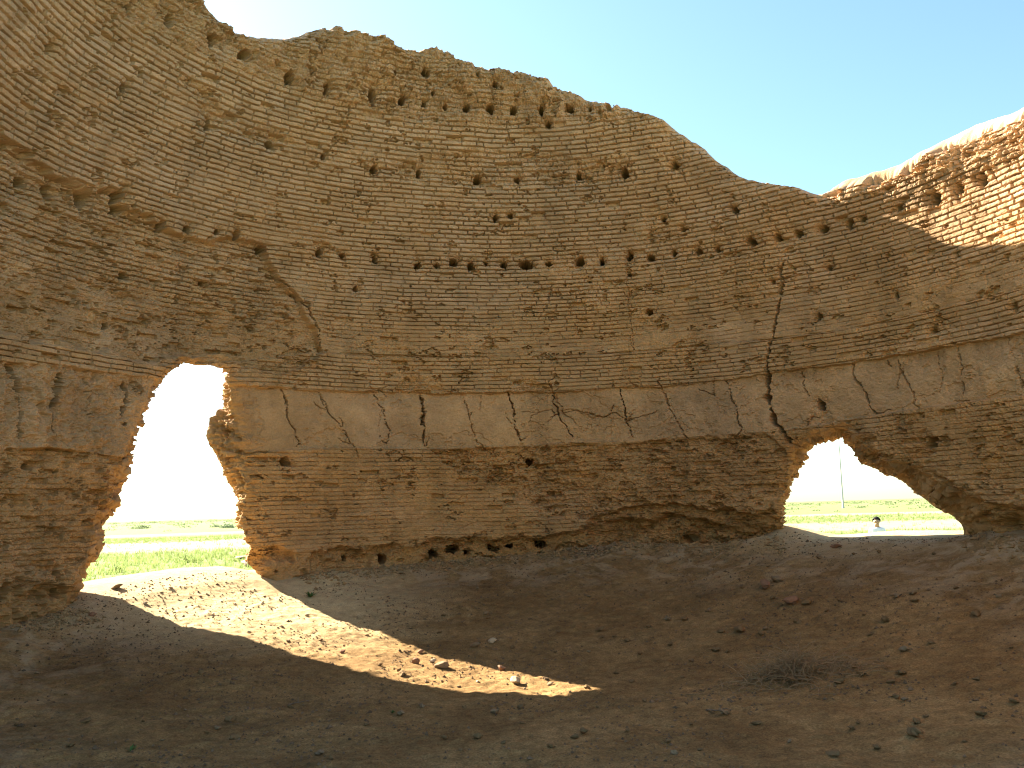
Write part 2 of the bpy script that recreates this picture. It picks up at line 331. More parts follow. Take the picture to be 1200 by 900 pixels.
# ------------------------------------------------------------------ materials
def mat_new(name):
    m = bpy.data.materials.new(name); m.use_nodes = True
    nt = m.node_tree; b = nt.nodes['Principled BSDF']
    b.inputs['Specular IOR Level'].default_value = .1
    return m, nt, b
def ramp(nt, stops):
    r = nt.nodes.new('ShaderNodeValToRGB'); e = r.color_ramp.elements
    while len(e) < len(stops): e.new(.5)
    for el, (p, c) in zip(e, stops): el.position = p; el.color = (*c, 1) if len(c) == 3 else c
    return r
def noise(nt, scale, detail=4, rough=.55, vec=None, dist=0):
    n = nt.nodes.new('ShaderNodeTexNoise'); n.inputs['Scale'].default_value = scale; n.inputs['Detail'].default_value = detail
    n.inputs['Roughness'].default_value = rough; n.inputs['Distortion'].default_value = dist
    if vec is not None: nt.links.new(vec, n.inputs['Vector'])
    return n
def mix(nt, a, b, fac, mode='MIX'):
    m = nt.nodes.new('ShaderNodeMix'); m.data_type = 'RGBA'; m.blend_type = mode
    for s, v in ((m.inputs[6], a), (m.inputs[7], b)):
        if isinstance(v, tuple): s.default_value = (*v, 1)
        else: nt.links.new(v, s)
    if isinstance(fac, (int, float)): m.inputs[0].default_value = fac
    else: nt.links.new(fac, m.inputs[0])
    return m.outputs[2]
def math_(nt, op, a, b=None):
    m = nt.nodes.new('ShaderNodeMath'); m.operation = op
    for s, v in zip(m.inputs, (a, b)):
        if v is None: continue
        if isinstance(v, (int, float)): s.default_value = v
        else: nt.links.new(v, s)
    return m.outputs[0]
def plain(name, col, rough=.8, var=.15, scale=30):
    m, nt, b = mat_new(name)
    tc = nt.nodes.new('ShaderNodeTexCoord')
    n = noise(nt, scale, 4, .6, tc.outputs['Object'])
    r = ramp(nt, [(.3, tuple(c * (1 - var) for c in col)), (.7, tuple(min(1, c * (1 + var)) for c in col))])
    nt.links.new(n.outputs['Fac'], r.inputs[0]); nt.links.new(r.outputs[0], b.inputs['Base Color'])
    b.inputs['Roughness'].default_value = rough
    return m
WALLC = (.45, .279, .137)
def wall_mat(name, col, bump=.35):
    m, nt, b = mat_new(name)
    tc = nt.nodes.new('ShaderNodeTexCoord')
    at = nt.nodes.new('ShaderNodeAttribute'); at.attribute_name = 'earth'
    n1 = noise(nt, 42, 6, .7, tc.outputs['Object']); n2 = noise(nt, 2.2, 5, .6, tc.outputs['Object'], .6)
    r1 = ramp(nt, [(.25, (.80, .79, .77)), (.75, (1.16, 1.16, 1.17))]); nt.links.new(n1.outputs['Fac'], r1.inputs[0])
    r2 = ramp(nt, [(.3, (.88, .85, .80)), (.7, (1.08, 1.09, 1.10))]); nt.links.new(n2.outputs['Fac'], r2.inputs[0])
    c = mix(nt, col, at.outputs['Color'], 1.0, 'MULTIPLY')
    c = mix(nt, c, r1.outputs[0], 1.0, 'MULTIPLY'); c = mix(nt, c, r2.outputs[0], 1.0, 'MULTIPLY')
    nt.links.new(c, b.inputs['Base Color']); b.inputs['Roughness'].default_value = .95
    bp = nt.nodes.new('ShaderNodeBump'); bp.inputs['Strength'].default_value = bump; bp.inputs['Distance'].default_value = .02
    n3 = noise(nt, 75, 6, .72, tc.outputs['Object']); nt.links.new(n3.outputs['Fac'], bp.inputs['Height'])
    nt.links.new(bp.outputs[0], b.inputs['Normal'])
    return m
M_BRICK = wall_mat('mud_brick', WALLC)
M_PLAST = wall_mat('mud_plaster', (.45, .283, .144), .25)
M_EARTH = wall_mat('eroded_mud', (.45, .279, .138), .5)
M_LOWER = wall_mat('lower_mud_brick', (.445, .268, .124), .4)

# ------------------------------------------------------------------ the ruin
ruin = tag(empty('ruined_brick_dome', (CX, CY, .6)), 'tall curved ruin of tan mud brick with a ragged crest and two broken openings', 'ruin')
OFF = np.array([CX, CY, .6])
def to3(U, z, d):
    th = U / US; r = Rz(z) - d
    return np.stack([r * np.sin(th), r * np.cos(th), z - .6], -1)          # local to the ruin

def snap_open(U, z, keep_cells, shape, polys):
    return
def wall_grid(u0, u1, nu, z0, z1, nz, outer=False):
    us = np.linspace(u0, u1, nu); zs = np.linspace(z0, z1, nz)
    U, Z = np.meshgrid(us, zs); U = U.ravel().copy(); Z = Z.ravel().copy()
    hole = np.zeros(U.shape, bool); which = np.full(U.shape, -1)
    for i, (a, b) in enumerate(OPEN):
        P = b if outer else a
        PP = np.vstack([P, [[P[-1, 0], -1], [P[0, 0], -1]]])
        lo, hi = PP.min(0), PP.max(0)
        m = np.where((U > lo[0]) & (U < hi[0]) & (Z < hi[1]))[0]
        ins = inside(U[m], Z[m], PP)
        hole[m[ins]] = True; which[m[ins]] = i
    zc = crest(U) + (-.14 - .40 * ss(8 * DEG, 18 * DEG, U) * (1 - ss(38 * DEG, 45 * DEG, U)) if outer else 0)
    over = Z > zc
    Q = gridquads(nu, nz)
    bad = hole | over
    Q = Q[~bad[Q].all(1)]
    used = np.unique(Q)
    s = used[over[used]]; Z[s] = zc[s]
    for i, (a, b) in enumerate(OPEN):
        P = b if outer else a
        s = used[(which[used] == i)]
        if len(s) == 0: continue
        A = P[:-1]; B = P[1:]; D = B - A; L2 = (D ** 2).sum(1) + 1e-12
        p = np.stack([U[s], Z[s]], 1)
        for c in range(0, len(s), 500):
            pc = p[c:c + 500]
            t = np.clip(((pc[:, None] - A[None]) * D[None]).sum(2) / L2[None], 0, 1)
            qn = A[None] + t[..., None] * D[None]
            dd = ((pc[:, None] - qn) ** 2).sum(2); j = dd.argmin(1)
            r = qn[np.arange(len(pc)), j]
            U[s[c:c + 500]] = r[:, 0]; Z[s[c:c + 500]] = r[:, 1]
    return U, Z, Q
def inner_part(u0, u1, nu, z0, z1, nz, names):
    U, Z, Q = wall_grid(u0, u1, nu, z0, z1, nz)
    d = np.zeros(U.shape); c = np.ones((len(U), 3)); zone = np.zeros(U.shape, int)
    used = np.unique(Q)
    for ch in np.array_split(used, max(1, len(used) // 200000)):
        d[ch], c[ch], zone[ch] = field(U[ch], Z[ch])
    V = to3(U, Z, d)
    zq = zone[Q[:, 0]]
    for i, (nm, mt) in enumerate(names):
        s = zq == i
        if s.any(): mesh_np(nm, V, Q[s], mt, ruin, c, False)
NAMES = [('eroded_crest', M_EARTH), ('brick_shell', M_BRICK), ('plaster_band', M_PLAST), ('lower_wall', M_LOWER)]
inner_part(-99 * DEG, 82 * DEG, 1440, .3, 9.0, 1400, NAMES)
inner_part(-132 * DEG, -99 * DEG, 220, -.2, 9.0, 460, [('side_wall', M_BRICK)] * 4)
inner_part(82 * DEG, 132 * DEG, 340, -.2, 6.8, 400, [('side_wall', M_BRICK)] * 4)
# outer face
U, Z, Q = wall_grid(-132 * DEG, 132 * DEG, 900, -.3, 9.0, 280, True)
dO = -thick(Z) + .05 * fbm(U * 2, Z * 2, 4, 40) + .05 * fbm(U * 6, Z * 9, 4, 41, .6) + .012 * fbm(U * 30, Z * 36, 2, 42)
VO = to3(U, Z, dO)
mesh_np('outer_face', VO, Q[:, ::-1], M_EARTH, ruin, np.ones((len(U), 3)))
# reveals of the two openings
for (a, b), sd in zip(OPEN, (3, 9)):
    n = len(a); nj = 46
    d, c, _ = field(a[:, 0].copy(), a[:, 1].copy())
    A = to3(a[:, 0], a[:, 1], d)
    B = to3(b[:, 0], b[:, 1], -thick(b[:, 1]) + .05 * fbm(b[:, 0] * 2, b[:, 1] * 2, 4, 40))
    t = np.linspace(0, 1, nj)[:, None, None]
    V = A[None] * (1 - t) + B[None] * t
    T1 = np.gradient(V, axis=1); T0 = np.gradient(V, axis=0)
    N = np.cross(T1, T0); N /= np.linalg.norm(N, axis=2, keepdims=True) + 1e-9
    arc = np.r_[0, np.cumsum(np.linalg.norm(np.diff((A + B) / 2, axis=0), axis=1))]
    J, I = np.meshgrid(np.linspace(0, .8, nj), arc, indexing='ij')
    zz = V[..., 2] + .6
    win = np.sin(np.clip(np.linspace(0, 1, nj), 0, 1) * PI)[:, None] ** .5
    fz = (zz + .02 * fbm(I, J, 2, sd)) / H; fz = fz - np.floor(fz); dh = np.minimum(fz, 1 - fz) * H
    disp = .12 * fbm(I * 3 + sd, J * 3, 4, 50, .6) + .07 * fbm(I * 10 + sd, J * 10, 3, 51, .6) + .012 * fbm(I * 40, J * 40, 2, 52) - .025 * (1 - ss(.006, .016, dh)) + .09 * (rnd(np.floor((zz + .02 * fbm(I, J, 2, sd)) / H), np.floor((J + .1 * rnd(np.floor(zz / H), np.floor(zz / H), 3)) / .17), 14) - .5)
    V = V + N * (disp * win)[..., None]
    cc = np.tile(c[None], (nj, 1, 1)) * (1 + .12 * fbm(I * 6, J * 6, 3, 53))[..., None]
    mesh_np('opening_reveal', V.reshape(-1, 3), gridquads(n, nj), M_EARTH, ruin, cc.reshape(-1, 3))
# broken ends of the wall
for ue, sg in ((-132 * DEG, -1), (132 * DEG, 1)):
    zz1 = np.linspace(-.3, float(crest(ue)), 170); u1 = np.full(170, ue); nj = 50
    d, c, _ = field(u1.copy(), zz1.copy())
    A = to3(u1, zz1, d); B = to3(u1, zz1, -thick(zz1)); tt = np.linspace(0, 1, nj)[:, None, None]
    V = A[None] * (1 - tt) + B[None] * tt
    J, I = np.meshgrid(np.linspace(0, .75, nj), zz1, indexing='ij')
    win = (np.sin(np.linspace(0, 1, nj) * PI)[:, None] ** .5) * (1 - ss(.9, 1, (I + .3) / (zz1[-1] + .3)))
    fz = I / H - np.floor(I / H); dh = np.minimum(fz, 1 - fz) * H
    disp = .12 + .16 * fbm(I * 2, J * 2, 4, 57, .6) + .05 * fbm(I * 9, J * 9, 3, 58, .6) - .022 * (1 - ss(.004, .014, dh)) + .06 * (rnd(np.floor(I / H), np.floor(J / .2), 15) - .5)
    V = V + (np.array([math.cos(ue / US), -math.sin(ue / US), 0]) * sg)[None, None] * (disp * win)[..., None]
    mesh_np('broken_end', V.reshape(-1, 3), gridquads(170, nj), M_EARTH, ruin, np.tile(c[None], (nj, 1, 1)).reshape(-1, 3))
# worn top of the wall
uu = np.linspace(-132 * DEG, 132 * DEG, 1900); nj = 34
zc = crest(uu); d, c, _ = field(uu.copy(), zc.copy())
A = to3(uu, zc, d); B = to3(uu, zc - .10, -thick(zc))
t = np.linspace(0, 1, nj)[:, None]
ker = np.ones(61) / 61; pad = lambda a: np.convolve(np.pad(a, 30, mode='edge'), ker, 'valid')
zcs = pad(zc); ds = pad(d); endf = ss(0, .5, 132 * DEG - np.abs(uu)); zcs = zc + (zcs - zc) * endf; ds = d + (ds - d) * endf; A0 = to3(uu, zcs, ds); low = .40 * ss(8 * DEG, 18 * DEG, uu) * (1 - ss(38 * DEG, 45 * DEG, uu)); B = to3(uu, zcs - .10 * endf - low, -thick(zc))
V = A0[None] * (1 - t[..., None]) + B[None] * t[..., None] + (A - A0)[None] * np.exp(-t[..., None] * 16)
rt = ss(45.5 * DEG, 50 * DEG, uu)
rise = .03 + .22 * rt
bump = np.sin(t ** .8 * PI) * ss(0, .5, 132 * DEG - np.abs(uu))[None]
rad = np.linspace(0, .7, nj)[:, None]; RX = (3.4 + rad) * np.sin(uu / US)[None]; RY = (3.4 + rad) * np.cos(uu / US)[None]
V[..., 2] += bump * (rise[None] + .10 * fbm(RX * 2.2, RY * 2.2, 4, 55, .5) * (1 - .3 * rt)[None]) + np.sqrt(np.clip(bump, 0, 1)) * .045 * fbm(RX * 9, RY * 9, 4, 56, .6) * (1 - .5 * rt)[None]
cc = np.tile(c[None], (nj, 1, 1))
mesh_np('wall_top', V.reshape(-1, 3), gridquads(len(uu), nj), M_EARTH, ruin, cc.reshape(-1, 3))

# ------------------------------------------------------------------ ground: one sheet from the pit floor to the horizon
CON = np.array([(-180, .0), (-140, .05), (-110, .2), (-90, .38), (-77, .48), (-66, .58), (-55, .68), (-47, .72), (-42, .70), (-38, .63), (-29, .78), (-16, .84), (-3.5, .88), (9, .94), (28, .95), (38, 1.0), (45, 1.06), (52, 1.05), (58, 1.05), (63, 1.03), (72, 1.0), (90, .8), (120, .3), (140, .1), (180, 0)])
SIL = np.array([(-180, 0), (-75, 0), (-66, .13), (-58, .19), (-50, .22), (-42, .24), (-36, .2), (-30, 0), (26, 0), (32, .06), (36.5, .09), (40, .09), (44, .09), (50, .10), (55, .105), (59, .10), (63, .12), (67, .10), (74, 0), (180, 0)])
PLAIN = .35
def ground_z(x, y, fine=True):
    x = np.asarray(x, float); y = np.asarray(y, float)
    dx, dy = x - CX, y - CY; rho = np.hypot(dx, dy); th = np.degrees(np.arctan2(dx, dy))
    con = np.interp(th, CON[:, 0], CON[:, 1]); sil = np.interp(th, SIL[:, 0], SIL[:, 1])
    zi = con * np.clip((rho - .8) / (5.6 - .8), 0, 1) ** 1.25
    zo = zi + sil * np.where(th > 0, np.clip((rho - 5.4) / 1.8, 0, 1), ss(4.9, 6.6, rho))
    mound = np.interp(th, [24, 31, 34.5, 37.5, 40, 43, 56, 60, 63.5, 67, 74], [0, .12, .24, .13, .04, 0, 0, .06, .18, .20, 0])
    zo = zo + mound * ss(5.3, 6.2, rho) * (1 - ss(6.5, 7.3, rho))
    front = ss(125, 150, np.abs(th))
    pl = PLAIN + .25 * ss(60, 220, rho) + .12 * fbm(x * .03, y * .03, 3, 91) * ss(20, 60, rho)
    pl = pl * (1 - front) + front * (PLAIN * ss(12, 30, rho))
    z = zo + (pl - zo) * ss(np.where(th > 0, 7.2, 6.5), np.where(th > 0, 9.4, 10.5), rho)
    near = 1 - ss(14, 26, rho)
    nb_ = 1 - .75 * ss(4.8, 5.8, rho); z = z + near * nb_ * (.05 * fbm(x * .9, y * .9, 4, 92) + .018 * fbm(x * 4.2, y * 4.2, 4, 93, .6) + .011 * fbm(x * 16, y * 16, 4, 94, .65))
    bank = ss(4.7, 5.55, rho) * (1 - ss(5.6, 6.0, rho)) * near; z = z + bank * (.035 + .16 * np.clip(fbm(th * .09, rho * .4, 4, 90, .6) + .1, 0, 1) + .03 * fbm(x * 7, y * 7, 3, 89, .6)) * ss(14, 18, np.abs(th + 50.)) * ss(13, 17, np.abs(th - 50.))
    if fine: z = z + near * nb_ * .008 * np.clip(fbm(x * 9, y * 9, 3, 95, .6) - .12, 0, 1) * 3
    return z
def axis_pts(lo, hi, step, far, n):
    g = np.geomspace(step * 1.3, far, n)
    return np.r_[lo - g[::-1], np.arange(lo, hi + step / 2, step), hi + g]
xs = axis_pts(-6.6, 6.8, .024, 7000, 70); ys = axis_pts(4.2, 16.6, .024, 7000, 70)
X, Y = np.meshgrid(xs, ys); Zg = ground_z(X, Y)
Vg = np.stack([X.ravel(), Y.ravel(), Zg.ravel()], 1)

def ground_mat():
    m, nt, b = mat_new('earth_and_steppe'); L = nt.links
    geo = nt.nodes.new('ShaderNodeNewGeometry'); P = geo.outputs['Position']
    sub = nt.nodes.new('ShaderNodeVectorMath'); sub.operation = 'SUBTRACT'; sub.inputs[1].default_value = (CX, CY, 0); L.new(P, sub.inputs[0])
    flat = nt.nodes.new('ShaderNodeVectorMath'); flat.operation = 'MULTIPLY'; flat.inputs[1].default_value = (1, 1, 0); L.new(sub.outputs[0], flat.inputs[0])
    ln = nt.nodes.new('ShaderNodeVectorMath'); ln.operation = 'LENGTH'; L.new(flat.outputs[0], ln.inputs[0]); rho = ln.outputs['Value']
    # dirt
    a = noise(nt, 1.1, 6, .62, P, .4); c = noise(nt, 9, 6, .65, P); e = noise(nt, 60, 5, .7, P)
    r1 = ramp(nt, [(.28, (.18, .105, .043)), (.5, (.252, .153, .064)), (.72, (.34, .214, .094))]); L.new(a.outputs['Fac'], r1.inputs[0])
    r2 = ramp(nt, [(.25, (.60, .58, .55)), (.75, (1.32, 1.32, 1.28))]); L.new(c.outputs['Fac'], r2.inputs[0])
    r3 = ramp(nt, [(.30, (.52, .50, .47)), (.70, (1.40, 1.40, 1.38))]); L.new(e.outputs['Fac'], r3.inputs[0])
    dirt = mix(nt, r1.outputs[0], r2.outputs[0], 1, 'MULTIPLY'); dirt = mix(nt, dirt, r3.outputs[0], 1, 'MULTIPLY')
    # pale clay towards the walls
    pn = noise(nt, 2.3, 6, .68, P, .8)
    mr = nt.nodes.new('ShaderNodeMapRange'); mr.inputs[1].default_value = 3.6; mr.inputs[2].default_value = 6.2; L.new(rho, mr.inputs[0])
    pr = ramp(nt, [(.46, (0, 0, 0)), (.60, (1, 1, 1))]); L.new(pn.outputs['Fac'], pr.inputs[0])
    pf = math_(nt, 'MULTIPLY', mr.outputs[0], pr.outputs[0]); pf = math_(nt, 'MULTIPLY', pf, .75)
    dirt = mix(nt, dirt, (.58, .45, .28), pf)
    clay = noise(nt, 5, 5, .6, P); mr2 = nt.nodes.new('ShaderNodeMapRange'); mr2.inputs[1].default_value = 4.5; mr2.inputs[2].default_value = 6.4; mr2.inputs[4].default_value = .55; L.new(rho, mr2.inputs[0])
    dirt = mix(nt, dirt, (.365, .235, .105), mr2.outputs[0])
    for cx_, cy_, r_, f_ in ((-3.5, 12.5, 2.9, .85), (5.0, 13.9, 2.3, .8)):  # left spot paints sunlight into the floor; right is pale sill, lightened likewise
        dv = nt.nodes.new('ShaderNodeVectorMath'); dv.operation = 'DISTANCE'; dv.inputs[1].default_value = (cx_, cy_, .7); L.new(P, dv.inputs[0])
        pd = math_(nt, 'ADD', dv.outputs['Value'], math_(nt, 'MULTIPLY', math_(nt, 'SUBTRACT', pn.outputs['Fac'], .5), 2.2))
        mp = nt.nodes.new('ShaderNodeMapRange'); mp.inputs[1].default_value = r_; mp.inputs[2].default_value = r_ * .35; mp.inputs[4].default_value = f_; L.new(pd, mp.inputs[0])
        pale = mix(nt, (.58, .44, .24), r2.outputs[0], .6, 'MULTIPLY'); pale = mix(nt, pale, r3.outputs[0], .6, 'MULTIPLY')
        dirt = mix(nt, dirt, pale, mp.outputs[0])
    # steppe outside: grass with bare pale strips
    sep = nt.nodes.new('ShaderNodeSeparateXYZ'); L.new(P, sep.inputs[0])
    g1 = noise(nt, .22, 6, .65, P); g2 = noise(nt, 2.5, 5, .65, P)
    gr = ramp(nt, [(.25, (.12, .165, .05)), (.5, (.17, .22, .07)), (.75, (.26, .27, .12))]); L.new(g2.outputs['Fac'], gr.inputs[0])
    gw = math_(nt, 'MULTIPLY', math_(nt, 'SUBTRACT', g1.outputs['Fac'], .5), 16.0)
    dist = math_(nt, 'ADD', rho, gw)
    br = ramp(nt, [(0, (0, 0, 0)), (.155, (0, 0, 0)), (.185, (.7, .7, .7)), (.25, (.7, .7, .7)), (.28, (.1, .1, .1)), (.37, (.15, .15, .15)), (.39, (.8, .8, .8)), (.42, (.8, .8, .8)), (.44, (.05, .05, .05)), (1, (.12, .12, .12))])
    L.new(math_(nt, 'DIVIDE', dist, 200.0), br.inputs[0])
    bare = ramp(nt, [(.3, (.27, .225, .14)), (.7, (.40, .35, .25))]); L.new(g2.outputs['Fac'], bare.inputs[0])
    field_c = mix(nt, gr.outputs[0], bare.outputs[0], br.outputs[0])
    n5 = noise(nt, .9, 5, .6, P); ed = math_(nt, 'ADD', rho, math_(nt, 'MULTIPLY', math_(nt, 'SUBTRACT', n5.outputs['Fac'], .5), 3.0))
    mr3 = nt.nodes.new('ShaderNodeMapRange'); mr3.inputs[1].default_value = 8.2; mr3.inputs[2].default_value = 10.5; L.new(ed, mr3.inputs[0])
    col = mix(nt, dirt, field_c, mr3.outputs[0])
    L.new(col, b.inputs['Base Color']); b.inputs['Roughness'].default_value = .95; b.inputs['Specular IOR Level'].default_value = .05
    bp = nt.nodes.new('ShaderNodeBump'); bp.inputs['Strength'].default_value = .55; bp.inputs['Distance'].default_value = .025
    bn = noise(nt, 45, 7, .72, P); L.new(bn.outputs['Fac'], bp.inputs['Height']); L.new(bp.outputs[0], b.inputs['Normal'])
    return m
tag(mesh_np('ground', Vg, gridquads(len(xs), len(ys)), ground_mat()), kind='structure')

def floor_px(x, y):
    """point of the ground seen at this place of the photograph"""
    d = px_ray(x, y); t = np.linspace(3, 40, 4000)
    f = d[2] * t + EYE - ground_z(d[0] * t, d[1] * t)
    k = np.where(f <= 0)[0]; k = k[0] if len(k) else len(t) - 1
    return d[0] * t[k], d[1] * t[k], float(ground_z(d[0] * t[k], d[1] * t[k]))

# ------------------------------------------------------------------ stones and clods
M_CLOD = plain('dry_clod', (.18, .110, .050), .95, .35, 25)
M_STONE = plain('pale_stone', (.42, .31, .19), .9, .25, 18)
M_RED = plain('reddish_brick_bit', (.24, .125, .07), .9, .25, 22)
M_GREY = plain('grey_brown_stone', (.23, .155, .085), .9, .25, 20)
def rock_mesh(name, seed, flat=.65, rough=.35, sub=3, ang=False):
    bm = bmesh.new(); bmesh.ops.create_icosphere(bm, subdivisions=sub, radius=1)
    r = random.Random(seed)
    ax = [(Vector((r.uniform(-1, 1), r.uniform(-1, 1), r.uniform(-1, 1))).normalized(), r.uniform(.55, .85)) for _ in range(9 if ang else 5)]
    ox, oy = r.uniform(0, 50), r.uniform(0, 50)
    for v in bm.verts:
        p = v.co.copy()
        for a, c in ax:
            s = p.dot(a)
            if s > c: p -= a * (s - c) * (.9 if ang else .7)
        nn = float(fbm(np.array(p.x * 1.6 + ox + p.z), np.array(p.y * 1.6 + oy - p.z * .7), 5, 3, .68))
        p *= 1 + rough * nn
        p.z *= flat; v.co = p
    for f in bm.faces: f.smooth = not ang
    me = bpy.data.meshes.new(name); bm.to_mesh(me); bm.free(); return me
CL = [rock_mesh('earth_clod', i, random.uniform(.4, .75), 1.0) for i in range(8)]
STN = [rock_mesh('stone', 40 + i, random.uniform(.5, .75), .25, 3, True) for i in range(6)]
def stone(name, me, mat, loc, size, label, cat, group=None, sink=.25, stretch=None):
    o = bpy.data.objects.new(name, me.copy()); o.data.materials.clear(); o.data.materials.append(mat); COL.objects.link(o)
    s = stretch or (random.uniform(.75, 1.3), random.uniform(.75, 1.2), random.uniform(.8, 1.1))
    o.scale = (size * s[0], size * s[1], size * s[2]); o.rotation_euler = (random.uniform(-.3, .3), random.uniform(-.3, .3), random.uniform(0, 6.28))
    zmin = min((o.rotation_euler.to_matrix() @ Vector((v.co.x * o.scale.x, v.co.y * o.scale.y, v.co.z * o.scale.z))).z for v in me.vertices)
    o.location = (loc[0], loc[1], loc[2] - zmin * (1 - sink))
    return tag(o, label, cat, group)
def at(x, y, name, pool, mat, wpx, label, cat='stone', group=None, **k):
    p = floor_px(x, y); d = math.hypot(p[0], p[1])
    return stone(name, random.choice(pool), mat, p, wpx / 2 * d / F * (.78 if cat == 'clod' else 1), label, cat, group, **k)
at(518, 783, 'stone', STN, M_GREY, 17, 'grey-brown angular stone, the biggest in the sunlit patch of floor')
at(507, 776, 'stone', STN, M_STONE, 8, 'small pale stone right behind the biggest angular stone in the sunlight')
at(487, 778, 'stone', STN, M_RED, 12, 'reddish stone in the sunlight just left of the biggest angular stone')
at(493, 765, 'stone', STN, M_RED, 8, 'small reddish stone at the far side of the sunlit patch behind the other red one')
at(472, 792, 'earth_clod', CL, M_CLOD, 13, 'brown clod near the front shadow edge of the sunlit patch', 'clod')
at(588, 786, 'stone', STN, M_RED, 12, 'dark reddish stone on the far shadow edge of the sunlit patch')
at(605, 801, 'stone', STN, M_STONE, 14, 'whitish angular stone in the narrowing tip of the sunlit patch')
at(645, 803, 'stone', STN, M_GREY, 8, 'small dull stone right of the whitish one in the sunlit tip')
at(688, 807, 'earth_clod', CL, M_CLOD, 9, 'dark clod at the very tip of the sunlit patch', 'clod')
at(556, 758, 'stone', STN, M_GREY, 13, 'dull stone just inside the shade behind the sunlit patch, the left of two')
at(577, 753, 'stone', STN, M_STONE, 12, 'yellowish flat stone just inside the shade behind the sunlit patch, the right of two')
at(402, 765, 'stone', STN, M_RED, 8, 'small red stone by the front edge of the sunlit strip')
at(137, 690, 'stone', STN, M_GREY, 11, 'brown stone on the sunlit sill close to the left jamb')
at(109, 722, 'stone', STN, M_RED, 9, 'reddish stone in the shade at the foot of the left jamb')
at(911, 682, 'stone', STN, M_GREY, 16, 'flat light brown stone on the slope before the low right opening')
at(897, 689, 'stone', STN, M_RED, 14, 'flat reddish stone next to the light brown one on the right slope')
at(927, 707, 'stone', STN, M_RED, 16, 'broken brick lump lying mid-slope below the low right opening', 'brick lump') if False else at(927, 707, 'brick_lump', STN, M_RED, 20, 'broken reddish brick lump lying mid-slope below the low right opening', 'brick')
at(945, 709, 'earth_clod', CL, M_CLOD, 13, 'dark clod touching the broken reddish brick lump', 'clod')
at(980, 642, 'stone', STN, M_RED, 12, 'small reddish lump on the shaded sill of the low right opening')
at(1150, 840, 'earth_clod', CL, M_CLOD, 15, 'dark rounded clod near the right end of the floor', 'clod')
at(1072, 862, 'earth_clod', CL, M_CLOD, 17, 'dark lumpy clod lowest on the right half of the floor', 'clod')
at(681, 862, 'earth_clod', CL, M_CLOD, 16, 'dark clod pair member, the upright one in the near middle floor', 'clod') if False else None
at(275, 866, 'earth_clod', CL, M_CLOD, 15, 'dark clod alone in the near shade of the left floor', 'clod')
# rubble fallen from the jamb
for (x, y, w, lb) in [(296, 664, 26, 'large pale slab of fallen mud at the foot of the tall opening\'s bright jamb'), (284, 655, 17, 'upper lump of fallen mud beside the bright jamb of the tall opening'), (309, 674, 17, 'lowest lump of fallen mud at the foot of the bright jamb')]:
    at(x, y, 'mud_lump', STN, M_STONE, w, lb, 'mud lump', 'fallen mud by the bright jamb', stretch=(1.2, 1, .55))
# clods strewn over the shaded floor, as the photograph shows them
near_l = 'small dark earth clod strewn on the shaded floor nearest the camera'
mid_l = 'small brown earth clod on the shaded floor between sunlit patch and curved wall'
right_l = 'small dark clod strewn on the shaded right-hand floor around the dry brush'
sun_l = 'tiny crumb of earth lying in the sunlit strip of floor'
def strew(pts, label, group, mats):
    for x, y, w in pts:
        at(x, y, 'earth_clod', CL, random.choice(mats), w, label, 'clod', group)
strew([(200, 790, 8), (235, 790, 9), (218, 787, 5), (255, 855, 9), (270, 845, 11), (242, 860, 7), (340, 830, 6), (100, 847, 12), (168, 846, 6), (83, 875, 10), (375, 885, 11), (388, 890, 8), (545, 830, 8), (430, 850, 9), (495, 829, 7),
       (560, 866, 13), (672, 866, 14), (684, 860, 14), (646, 877, 13), (590, 872, 9), (520, 866, 12), (540, 880, 8), (612, 848, 8), (782, 870, 12), (790, 884, 8), (735, 857, 6), (700, 830, 6), (755, 822, 7), (150, 820, 5), (77, 815, 5), (43, 790, 6), (300, 800, 5),
       (110, 870, 5), (445, 825, 7), (470, 838, 9), (610, 830, 10), (580, 836, 8), (330, 870, 5), (20, 850, 6), (190, 868, 6)], near_l, 'clods on the near floor', [M_CLOD, M_CLOD, M_CLOD, M_CLOD, M_GREY])
strew([(703, 740, 10), (705, 748, 8), (720, 747, 6), (735, 752, 7), (750, 767, 8), (785, 757, 9), (783, 727, 9), (760, 735, 6), (740, 800, 9), (722, 790, 8), (800, 795, 8), (655, 742, 6), (570, 720, 8), (572, 725, 6), (620, 726, 5), (520, 722, 6), (470, 673, 7), (515, 742, 7), (690, 700, 6), (745, 693, 5),
       (640, 690, 4), (560, 690, 4), (820, 700, 5), (600, 760, 6), (690, 765, 6), (650, 765, 5), (810, 775, 7), (770, 775, 6)], mid_l, 'clods behind the sunlit patch', [M_CLOD, M_CLOD, M_CLOD, M_CLOD, M_GREY])
